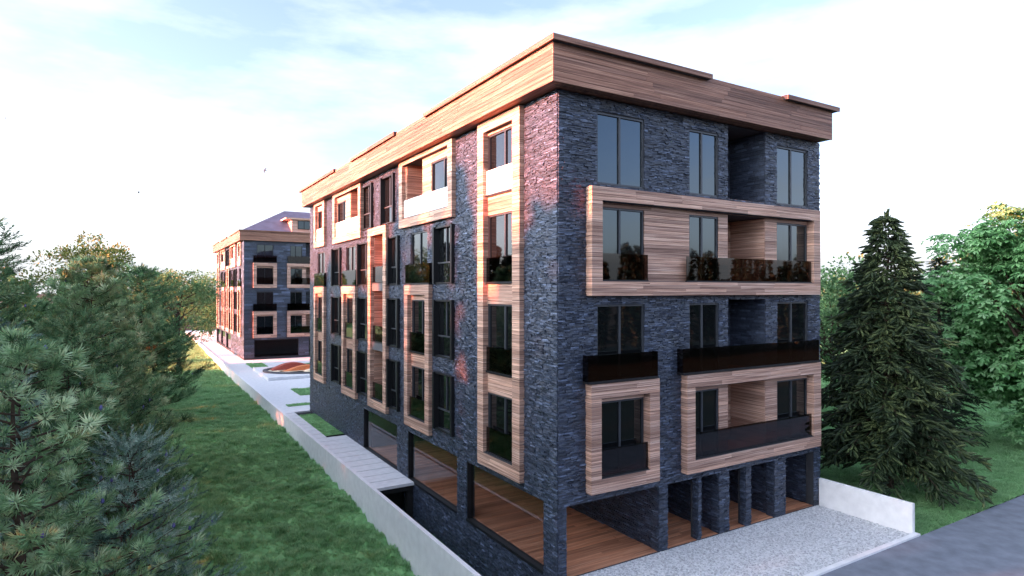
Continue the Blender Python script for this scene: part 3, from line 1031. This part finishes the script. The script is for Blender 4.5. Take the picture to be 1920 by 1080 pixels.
gr = np.random.default_rng(21)
def field(n, x0, x1, y0, y1, zf, s0, s1):
    x, y = gr.uniform(x0, x1, n), gr.uniform(y0, y1, n)
    z = zf(x, y)
    cl = fbm(x, y, 31, [(2.2, 0.5), (5.0, 0.35)])
    return np.stack([x, y, z], 1), (s0 + (s1 - s0) * np.clip(0.5 + cl, 0, 1)) * gr.uniform(.8, 1.2, n)

tuft_near = link('grass_tuft_source', tuft_mesh('grass_tuft_source', 22, 0.085, 0.105, 1, 0.009), 'grass', lawn_l)
tuft_near.location = (0, 0, -2.4); tuft_near.scale = (0.01,) * 3
tuft_near.location = (-60, 60, -2.4)
tuft_near['kind'] = 'stuff'
P1, S1 = field(26000, -15.5, -2.0, 0.0, 24, left_lawn_z, 0.55, 1.5)
P2, S2 = field(16000, -16, -2.0, 24, 50, left_lawn_z, 0.9, 1.9)
P3, S3 = field(9000, -18, -2.0, 50, 98, left_lawn_z, 1.4, 2.6)
grass('grass', 'bright green tufted grass on the sunken lawn', np.concatenate([P1, P2, P3]), np.concatenate([S1, S2, S3]) * 100 ** 0, tuft_near, 1)
P1, S1 = field(24000, 12.45, 34, -3.5, 9, right_lawn_z, 0.5, 1.2)
P2, S2 = field(6000, 30, 60, -3.5, 30, right_lawn_z, 1.2, 2.2)
grass('grass', 'dark green grass round the spruce along the road', np.concatenate([P1, P2]), np.concatenate([S1, S2]), tuft_near, 2)
ptl, psl = [], []
for (x0, x1, y0, y1) in beds:
    n = int((x1 - x0) * (y1 - y0) * (60 if y0 < 30 else 26))
    p_, s_ = field(n, x0 + .03, x1 - .03, y0 + .03, y1 - .03, lambda x, y: 0.01 + 0 * x, 0.35, 0.7)
    ptl.append(p_); psl.append(s_ * (1 if y0 < 30 else 1.4))
p_, s_ = field(2600, -1.78, -0.02, -3.3, 10.5, tz, 0.5, 1.1)
ptl.append(p_); psl.append(s_)
grass('grass', 'trimmed grass in the planted beds beside building and path', np.concatenate(ptl), np.concatenate(psl), tuft_near, 3)

# ------------------------------------------------------------------ trees
M['spruce'] = leaf_mat('spruce_twigs', (0.013, 0.025, 0.012), (0.036, 0.062, 0.028), (0.130, 0.170, 0.065), 0.10, 0.6, 0.5)
M['spruce_far'] = leaf_mat('far_spruce_twigs', (0.010, 0.020, 0.014), (0.022, 0.040, 0.024), (0.045, 0.070, 0.040), 0.10, 0.6, 0.5)
M['fir'] = leaf_mat('fir_needles', (0.018, 0.055, 0.024), (0.120, 0.270, 0.115), (0.360, 0.560, 0.300), 0.30, 0.5, 0.7)
M['bluefir'] = leaf_mat('blue_fir_needles', (0.028, 0.066, 0.050), (0.210, 0.360, 0.280), (0.560, 0.720, 0.620), 0.32, 0.5, 0.7)
M['pine'] = leaf_mat('pine_needles', (0.028, 0.080, 0.032), (0.250, 0.440, 0.210), (0.640, 0.800, 0.520), 0.36, 0.5, 0.7)
M['olive'] = leaf_mat('olive_leaves', (0.080, 0.120, 0.026), (0.190, 0.240, 0.055), (0.360, 0.380, 0.11), 0.30, 0.5, 0.6)
M['leafy'] = leaf_mat('deciduous_leaves', (0.050, 0.115, 0.045), (0.130, 0.255, 0.100), (0.260, 0.400, 0.180), 0.30, 0.5, 0.5)
M['chestnut'] = leaf_mat('chestnut_leaves', (0.070, 0.190, 0.070), (0.210, 0.450, 0.180), (0.400, 0.620, 0.330), 0.42, 0.45, 0.5)
M['rust'] = leaf_mat('rust_leaves', (0.11, 0.035, 0.010), (0.26, 0.085, 0.020), (0.42, 0.17, 0.05), 0.30, 0.5, 0.8)
M['cone'] = flat('purple_cone', (0.11, 0.11, 0.30), 0.6)

def needle_spray(L, n, nl, w, seed):
    """A twig whose needles stand out all round and lean forward; one connected piece."""
    r = np.random.default_rng(seed)
    V = [(0, 0, L * i / n) for i in range(n + 1)]
    Fq = []
    for i in range(n):
        t = (i + 0.5) / n
        a = i * 2.4 + r.normal(0, .4)
        sp = 1.10 - 0.62 * t
        d = np.array([math.cos(a) * math.sin(sp), math.sin(a) * math.sin(sp), math.cos(sp)])
        l = nl * r.uniform(.75, 1.15) * (1.1 - .35 * t)
        p = np.array([0, 0, L * t])
        s_ = np.array([-math.sin(a), math.cos(a), 0]) * w
        k = len(V)
        V += [tuple(p + d * l * .45 - s_), tuple(p + d * l * .45 + s_), tuple(p + d * l)]
        Fq += [(i, i + 1, k), (i, k, k + 1), (k, k + 2, k + 1)]
    return np.array(V), np.array(Fq)

def finger_spray(seed):
    """A dense finger of short needles: a bristly spindle."""
    r = np.random.default_rng(seed)
    V, Fq = [], []
    rings = [(0.0, .012), (.10, .042), (.24, .046), (.34, .026)]
    for z, q in rings:
        for k in range(5):
            a = 2 * math.pi * k / 5 + z * 4
            V.append((q * math.cos(a), q * math.sin(a), z))
    V.append((0, 0, .40))
    for i in range(3):
        for k in range(5):
            a, b_ = i * 5 + k, i * 5 + (k + 1) % 5
            Fq += [(a, b_, b_ + 5), (a, b_ + 5, a + 5)]
    for k in range(5): Fq.append((15 + k, 15 + (k + 1) % 5, 20))
    for i in range(16):
        a = r.uniform(0, 6.28); z = r.uniform(.02, .36)
        d = np.array([math.cos(a) * .8, math.sin(a) * .8, .6]); p = np.array([.03 * math.cos(a), .03 * math.sin(a), z])
        sd_ = np.array([-math.sin(a), math.cos(a), 0]) * .008
        k = len(V); V += [tuple(p - sd_), tuple(p + sd_), tuple(p + d * .07)]; Fq.append((k, k + 1, k + 2))
    return np.array(V), np.array(Fq)

def conifer_points(H, Rad, seed, nb=90, droop=0.0, up=0.15, top_pow=0.75, z0=0.06, step=0.16, side=0.55, belly=0.0):
    """Limbs in loose whorls; returns limb polylines and twig seats with directions."""
    r = np.random.default_rng(seed)
    limbs, P, D = [], [], []
    for i in range(nb):
        t = z0 + (1 - z0) * (i + r.random()) / nb
        R_ = Rad * ((1 - t) ** top_pow) * r.uniform(.72, 1.1) * (1 - belly * max(0, 0.25 - t) * 3) + 0.12
        a = i * 2.399 + r.normal(0, .35)
        o = np.array([0, 0, H * t])
        ca, sa = math.cos(a), math.sin(a)
        pts = []
        ns = 6
        for k in range(ns + 1):
            s = k / ns
            z = R_ * (up * s - droop * s * s + 0.12 * s * s * s)
            wob = r.normal(0, .02, 3) * R_ * s
            pts.append(o + np.array([ca * R_ * s, sa * R_ * s, z]) + wob)
        limbs.append((pts, 0.012 + 0.012 * R_))
        m = max(3, int(R_ / step))
        for k in range(m):
            s = 0.22 + 0.78 * (k + r.random()) / m
            j = min(ns - 1, int(s * ns)); f = s * ns - j
            c = pts[j] * (1 - f) + pts[j + 1] * f
            ax = pts[j + 1] - pts[j]; ax = ax / np.linalg.norm(ax)
            lat = np.array([-sa, ca, 0])
            wid = side * (0.25 + R_ * 0.28) * (1.05 - s * 0.75)
            for sg in (-1, 1):
                ns2 = max(1, int(wid / step) + (r.random() < .5))
                for q in range(ns2):
                    off = wid * (q + r.random() * .8) / ns2
                    P.append(c + lat * sg * off + ax * off * 0.5 + np.array([0, 0, r.normal(0, .05) - droop * off * .4]))
                    D.append(ax * 0.75 + lat * sg * r.uniform(.35, .9) + np.array([0, 0, r.uniform(.05, .85) - droop * 1.4]) + r.normal(0, .18, 3))
            if r.random() < .5 or k == m - 1:
                P.append(c); D.append(ax + np.array([0, 0, r.uniform(0, .5) - droop * .5]) + r.normal(0, .12, 3))
    for k in range(10):                                   # the leader
        P.append(np.array([0, 0, H - 0.55 + k * 0.06])); D.append(np.array([r.normal(0, .35), r.normal(0, .35), 1.0]))
    return limbs, np.array(P), np.array(D)

def trunk_mesh(name, H, r0, limbs, seg=7):
    m = MB()
    r = random.Random(H)
    m.tube([(0, 0, -0.3)] + [(r.uniform(-.03, .03) * k, r.uniform(-.03, .03) * k, H * k / 8) for k in range(1, 9)], [r0 * 1.3] + [r0 * (1 - k / 8.3) for k in range(1, 9)], seg)
    for pts, w in limbs:
        m.tube([tuple(p) for p in pts], [w * (1 - .85 * k / (len(pts) - 1)) for k in range(len(pts))], 4, False)
    return m

def conifer_tree(name, loc, H, Rad, seed, mat, label, spray=(0.26, 34, 0.075, 0.0045), nb=90, droop=0.0, up=0.15, top_pow=0.75, step=0.16, cones=0, group=None, belly=0.0, z0=0.06, cat='tree', scale_rng=(.75, 1.3)):
    root = empty(name, loc)
    limbs, P, D = conifer_points(H, Rad, seed, nb, droop, up, top_pow, z0, step, belly=belly)
    trunk_mesh('trunk', H, 0.035 * H * 0.5 + 0.03, limbs).build('trunk', 'bark', root, True)
    bv, bf = finger_spray(seed) if spray == 'finger' else needle_spray(*spray, seed)
    r = np.random.default_rng(seed + 1)
    mats = frames(D, rng=r) * r.uniform(*scale_rng, len(P))[:, None, None]
    V, F = scatter(bv, bf, mats, P)
    link('crown', raw_mesh('crown', V, F), mat, root)
    if cones:
        cme = MB(); cme.tube([(0, 0, 0), (0, 0, .02), (0, 0, .05), (0, 0, .09), (0, 0, .115)], [.016, .036, .040, .027, .008], 7)
        me = bpy.data.meshes.new('cone'); me.from_pydata(cme.v, [], cme.f)
        out = np.linalg.norm(P[:, :2], axis=1) / (Rad * np.maximum(0.05, (1 - P[:, 2] / H)) ** top_pow + .1)
        idx = np.argsort(-out)[:len(P) // 3]
        idx = r.choice(idx, min(cones, len(idx)), replace=False)
        for i in idx:
            c = link('cone', me, 'cone', root); c.location = P[i] + np.array([0, 0, .03])
    tag(root, label, cat, group)
    return root

def leaf_quad(L, W, seed, n=1):
    """n folded leaves round a stalk end; n = 6 gives a drooping palmate hand."""
    r = np.random.default_rng(seed)
    V, Fq = [], []
    for i in range(n):
        a = 2 * math.pi * i / n + r.normal(0, .15)
        dr = r.uniform(-.55, -.1)
        d = np.array([math.cos(a), math.sin(a), dr]); d /= np.linalg.norm(d)
        if n == 1: d = np.array([0, 0, 1.0])
        s = np.array([-math.sin(a), math.cos(a), 0]) if n > 1 else np.array([1.0, 0, 0])
        up = np.cross(d, s)
        l = L * r.uniform(.75, 1.1)
        k = len(V)
        V += [tuple(d * 0.0), tuple(d * l * .6 + s * W + up * W * .35), tuple(d * l + up * -W * .3), tuple(d * l * .6 - s * W + up * W * .35)]
        Fq += [(k, k + 1, k + 2), (k, k + 2, k + 3)]
    return np.array(V), np.array(Fq)

def leafy_points(H, Rx, Rz, zc, seed, nclump, per, cr):
    """Foliage clumps on an uneven crown: seats and directions."""
    r = np.random.default_rng(seed)
    cen, P, D, limbs = [], [], [], []
    for i in range(nclump):
        d = r.normal(0, 1, 3); d /= np.linalg.norm(d)
        rr = r.uniform(.45, 1.0) ** .6
        lob = 1 + 0.16 * math.sin(3 * math.atan2(d[1], d[0]) + seed) + 0.12 * math.sin(5 * d[2] + seed)
        c = np.array([d[0] * Rx * rr * lob, d[1] * Rx * rr * lob, zc + d[2] * Rz * rr * lob])
        cen.append(c)
        q = cr * r.uniform(.65, 1.3)
        n = int(per * (q / cr) ** 2)
        e = r.normal(0, 1, (n, 3)); e /= np.linalg.norm(e, axis=1, keepdims=True)
        rad = q * r.uniform(.45, 1.05, (n, 1))
        pp = c + e * rad * np.array([1.15, 1.15, .75])
        P.append(pp); D.append(e + np.array([0, 0, .25]) + r.normal(0, .35, (n, 3)))
        if i % 3 == 0:
            st = np.array([0, 0, zc - Rz * .75 + r.uniform(0, .9) * Rz * max(0.1, (c[2] - zc) / Rz + .6)])
            mid = (st + c) / 2 + np.array([0, 0, .25]) + r.normal(0, .15, 3)
            limbs.append(([st, mid, c], 0.05 + 0.012 * H * r.random()))
    return limbs, np.concatenate(P), np.concatenate(D)

def leafy_tree(name, loc, H, Rx, Rz, seed, mat, label, nclump=60, per=110, cr=0.9, leaf=(0.16, 0.05, 1), group=None, cat='tree', drop=0.0, zc=None):
    root = empty(name, loc)
    zc = zc if zc is not None else H - Rz
    limbs, P, D = leafy_points(H, Rx, Rz, zc, seed, nclump, per, cr)
    trunk_mesh('trunk', H * .8, 0.02 * H + .04, limbs).build('trunk', 'bark', root, True)
    bv, bf = leaf_quad(leaf[0], leaf[1], seed, leaf[2])
    r = np.random.default_rng(seed + 5)
    if leaf[2] > 1:
        D = D * np.array([.45, .45, .25]) + np.array([0, 0, .75])
    mats = frames(D, rng=r) * r.uniform(.7, 1.25, len(P))[:, None, None]
    V, F = scatter(bv, bf, mats, P)
    link('crown', raw_mesh('crown', V, F), mat, root)
    tag(root, label, cat, group)
    return root

def at(px, d, z=None, y_px=545):
    """Ground position seen at photo column px, d metres along the view axis."""
    fw = np.array([math.sin(R(31.16)), math.cos(R(31.16))]); rt = np.array([fw[1], -fw[0]])
    p = CAM[:2] + fw * d + rt * d * (px - 960) / 1162.7
    return float(p[0]), float(p[1])

def lz(x, y): return float(lawn_z(np.array([x]), np.array([y]))[0]) - 0.05

# right-hand side
conifer_tree('spruce', (17.0, -0.1, -0.1), 11.5, 3.55, 41, 'spruce', 'tall dark spruce with drooping olive-tipped twigs beside the forecourt wall',
             spray='finger', nb=300, droop=0.42, up=0.12, top_pow=0.70, step=0.19, z0=0.085, scale_rng=(.7, 1.25))
x, y = at(1762, 35); conifer_tree('spruce', (x, y, -0.1), 10.2, 2.3, 42, 'spruce_far', 'smaller dark spruce peeping out behind the tall one',
             spray=(0.4, 40, 0.08, 0.016), nb=120, droop=0.40, up=0.12, top_pow=0.78, step=0.26)
x, y = at(1985, 33); leafy_tree('chestnut_tree', (x, y, -0.15), 14.9, 4.9, 6.5, 51, 'chestnut', 'broad bright green chestnut tree at the right beside the road',
             330, 42, 1.0, (0.36, 0.078, 6), zc=7.6)
bgr = [(1885, 47, 11.6, 4.2, 'leafy', 'tall green tree filling in behind the chestnut at the right edge'), (1560, 46, 10.1, 4.2, 'leafy', 'light green leafy tree between the near building and the tall spruce'), (1610, 60, 9.8, 4.0, 'leafy', 'distant leafy tree behind the top half of the tall spruce'),
       (1800, 52, 9.9, 3.6, 'leafy', 'distant green tree between the small spruce and the chestnut'), (1690, 58, 9.2, 3.6, 'leafy', 'distant leafy tree directly behind the two spruces')]
for i, (px, d, top, rad, mt, lb) in enumerate(bgr):
    x, y = at(px, d)
    leafy_tree('leafy_tree', (x, y, -0.15), top + .15, rad, top * .46, 60 + i, mt, lb, 90, 130, 1.0, (0.26, 0.09, 1), 'trees behind the spruce')

# left-hand side, near to far
cf = [(-12.2, 0.9, 7.2, 3.6, 'pine', 'pale green long-needled pine nearest the camera at the lower left edge', 'pine_tree', 71, 105, (0.16, 26, 0.24, 0.010), 0.33),
      (-10.4, 4.6, 4.3, 2.7, 'bluefir', 'low blue-green fir reaching over the lawn in the foreground', 'fir_tree', 72, 95, (0.42, 24, 0.11, 0.012), 0.28),
      (-14.4, 7.0, 7.9, 3.6, 'bluefir', 'blue-green fir behind the nearest pine at the left edge', 'fir_tree', 73, 120, (0.46, 24, 0.13, 0.014), 0.31),
      (-12.2, 12.5, 7.0, 3.9, 'fir', 'dark green fir standing midway along the left edge of the lawn', 'fir_tree', 74, 120, (0.50, 22, 0.17, 0.016), 0.34),
      (-15.6, 13.2, 10.3, 4.0, 'fir', 'full dark green fir second from the far left edge, behind the blue-green one', 'fir_tree', 78, 130, (0.50, 22, 0.18, 0.016), 0.35),
      (-16.4, 20.5, 11.3, 4.2, 'fir', 'tall dark fir rising at the far left edge of the view', 'fir_tree', 75, 130, (0.54, 20, 0.22, 0.019), 0.36),
      (-12.2, 22.5, 9.6, 4.4, 'pine', 'large bushy pine in the middle of the left row of trees', 'pine_tree', 76, 130, (0.22, 24, 0.36, 0.017), 0.40),
      (-10.0, 36.0, 9.6, 4.4, 'fir', 'wide green fir overhanging the lawn in front of the rust shrub', 'fir_tree', 77, 130, (0.56, 20, 0.26, 0.021), 0.38)]
for (x, y, top, rad, mt, lb, nm, sdn, nb, spr, stp) in cf:
    z = lz(x, y)
    conifer_tree(nm, (x, y, z), top - z, rad, sdn, mt, lb, spray=spr, nb=nb, droop=0.05, up=0.28, top_pow=0.55, step=stp, cones=30 if y < 15 else 14)
x, y = at(165, 46); leafy_tree('olive_tree', (x, y, lz(x, y)), 12.6 - lz(x, y), 3.3, 4.4, 81, 'olive', 'round yellow-green crown rising behind the left row of firs', 80, 150, 0.8, (0.2, 0.06, 1))
x, y = at(335, 66); leafy_tree('leafy_tree', (x, y, lz(x, y)), 10.9 - lz(x, y), 4.2, 4.6, 82, 'leafy', 'rounded green tree near the far end of the lawn', 80, 140, 0.9, (0.24, 0.08, 1))
x, y = at(395, 118); leafy_tree('leafy_tree', (x, y, -.3), 11.2, 5.2, 5.2, 83, 'leafy', 'distant green tree closing the view left of the far building', 80, 140, 1.1, (0.3, 0.11, 1))
x, y = at(300, 100); leafy_tree('leafy_tree', (x, y, -.3), 11.0, 5.2, 5.2, 84, 'leafy', 'distant green tree behind the rounded one at the lawn end', 70, 140, 1.1, (0.3, 0.11, 1))
x, y = at(288, 76); leafy_tree('rust_shrub', (x, y, lz(x, y)), 3.4, 1.5, 1.6, 85, 'rust', 'small rust-orange shrub under the firs at the lawn edge', 26, 90, 0.5, (0.2, 0.07, 1), cat='shrub')

# woodland beyond the lawn and across the road: reads as one mass, mirrored in the glazing
def woodland(name, label, spots, seed, k, ls):
    r = np.random.default_rng(seed)
    VV, FF, n = [], [], 0
    bv, bf = leaf_quad(ls, ls * .36, seed, 1)
    for (x, y, z, H, Rr) in spots:
        t = r.random(k) ** .8
        a = r.uniform(0, 6.28, k)
        rr = Rr * (1 - t) ** .7 * r.uniform(.6, 1.05, k)
        P = np.stack([x + rr * np.cos(a), y + rr * np.sin(a), z + H * (.08 + .92 * t)], 1)
        D = np.stack([np.cos(a), np.sin(a), r.uniform(-.5, .4, k)], 1)
        V, F = scatter(bv, bf, frames(D, rng=r) * r.uniform(.7, 1.3, k)[:, None, None], P)
        VV.append(V); FF.append(F + n); n += len(V)
    o = link(name, raw_mesh(name, np.concatenate(VV), np.concatenate(FF)), 'spruce_far')
    return tag(o, label, 'woodland', kind='stuff')
wr = random.Random(5)
spots = [(x + wr.uniform(-2, 2), -62 + wr.uniform(-8, 8), -2, wr.uniform(12.0, 18.5), wr.uniform(0.8, 1.6)) for x in np.arange(-50, 110, 1.15)]
woodland('far_woodland', 'woodland across the road, seen mirrored in the glass', spots, 3, 420, 0.8)
spots = [(-27 + wr.uniform(-2, 2), y, -1.8, wr.uniform(15.0, 17.5), wr.uniform(3, 4)) for y in range(-28, 67, 5)]
spots += [(-34 + wr.uniform(-2, 2), y, -1.8, wr.uniform(14.5, 16.5), wr.uniform(3.2, 4)) for y in range(18, 64, 4)]
spots += [(-27, 3.6, -1.8, 17.6, 3.8), (-28, 5.2, -1.8, 17.0, 3.6), (-25, 10, -1.8, 19.5, 4.2), (-26, 14.5, -1.8, 20.0, 4.2)]
woodland('far_woodland', 'woodland beyond the left row of firs, seen mirrored in the glass', spots, 4, 1500, 0.95)

spots = [(x + wr.uniform(-2, 2), 92 + wr.uniform(-7, 7), -0.4, wr.uniform(9.0, 12.0), wr.uniform(3, 4.5)) for x in range(26, 190, 6)]
spots += [(x + wr.uniform(-2, 2), 140 + wr.uniform(-7, 7), -0.4, wr.uniform(10.0, 13.0), wr.uniform(3.5, 5)) for x in range(-70, 40, 7)]
spots += [(150 + wr.uniform(-5, 5), y, -0.4, wr.uniform(9.0, 12.0), wr.uniform(3, 4.5)) for y in range(0, 90, 6)]
o = woodland('far_woodland', 'far belt of trees on the horizon behind both buildings', spots, 6, 420, 1.7)
o.data.materials[0] = M['leafy']

# ------------------------------------------------------------------ birds
def bird(name, loc, heading, bank, span, label):
    root = empty(name, loc)
    b = MB()
    b.tube([(0, -.24, 0), (0, -.16, 0), (0, -.02, 0), (0, .12, .01), (0, .2, .015), (0, .25, .01)], [.012, .045, .06, .05, .035, .008], 7)
    b.poly([(-.07, -.40, 0), (.07, -.40, 0), (.025, -.2, .01), (-.025, -.2, .01)])
    b.build('body', 'bird', root, True)
    for s in (-1, 1):
        w = MB()
        st = [(0.04, .11, -.06, .02), (.25, .14, -.04, .10), (.48, .08, -.06, .09), (.68, -.03, -.10, .03)]
        for p, q in zip(st, st[1:]):
            for o_ in (0.006, -0.006):
                pts = [(s * p[0], p[1], p[3] + o_), (s * q[0], q[1], q[3] + o_), (s * q[0], q[2], q[3] + o_), (s * p[0], p[2], p[3] + o_)]
                w.poly(pts if o_ > 0 else pts[::-1])
        w.build('wing', 'bird', root)
    root.rotation_euler = (R(10), bank, heading)
    root.scale = (span,) * 3
    tag(root, label, 'bird', 'gulls in the sky')
    return root
bird('gull', (-21.2, 62.3, 24.98), R(20), R(-8), 1.0, 'gull gliding at the left edge of the sky')
bird('gull', (0.33, 49.24, 19.87), R(65), R(-38), 0.75, 'banking gull left of the near building roof')
bird('gull', (-10.13, 55.57, 17.75), R(100), R(10), 0.55, 'tiny gull low in the sky above the trees')
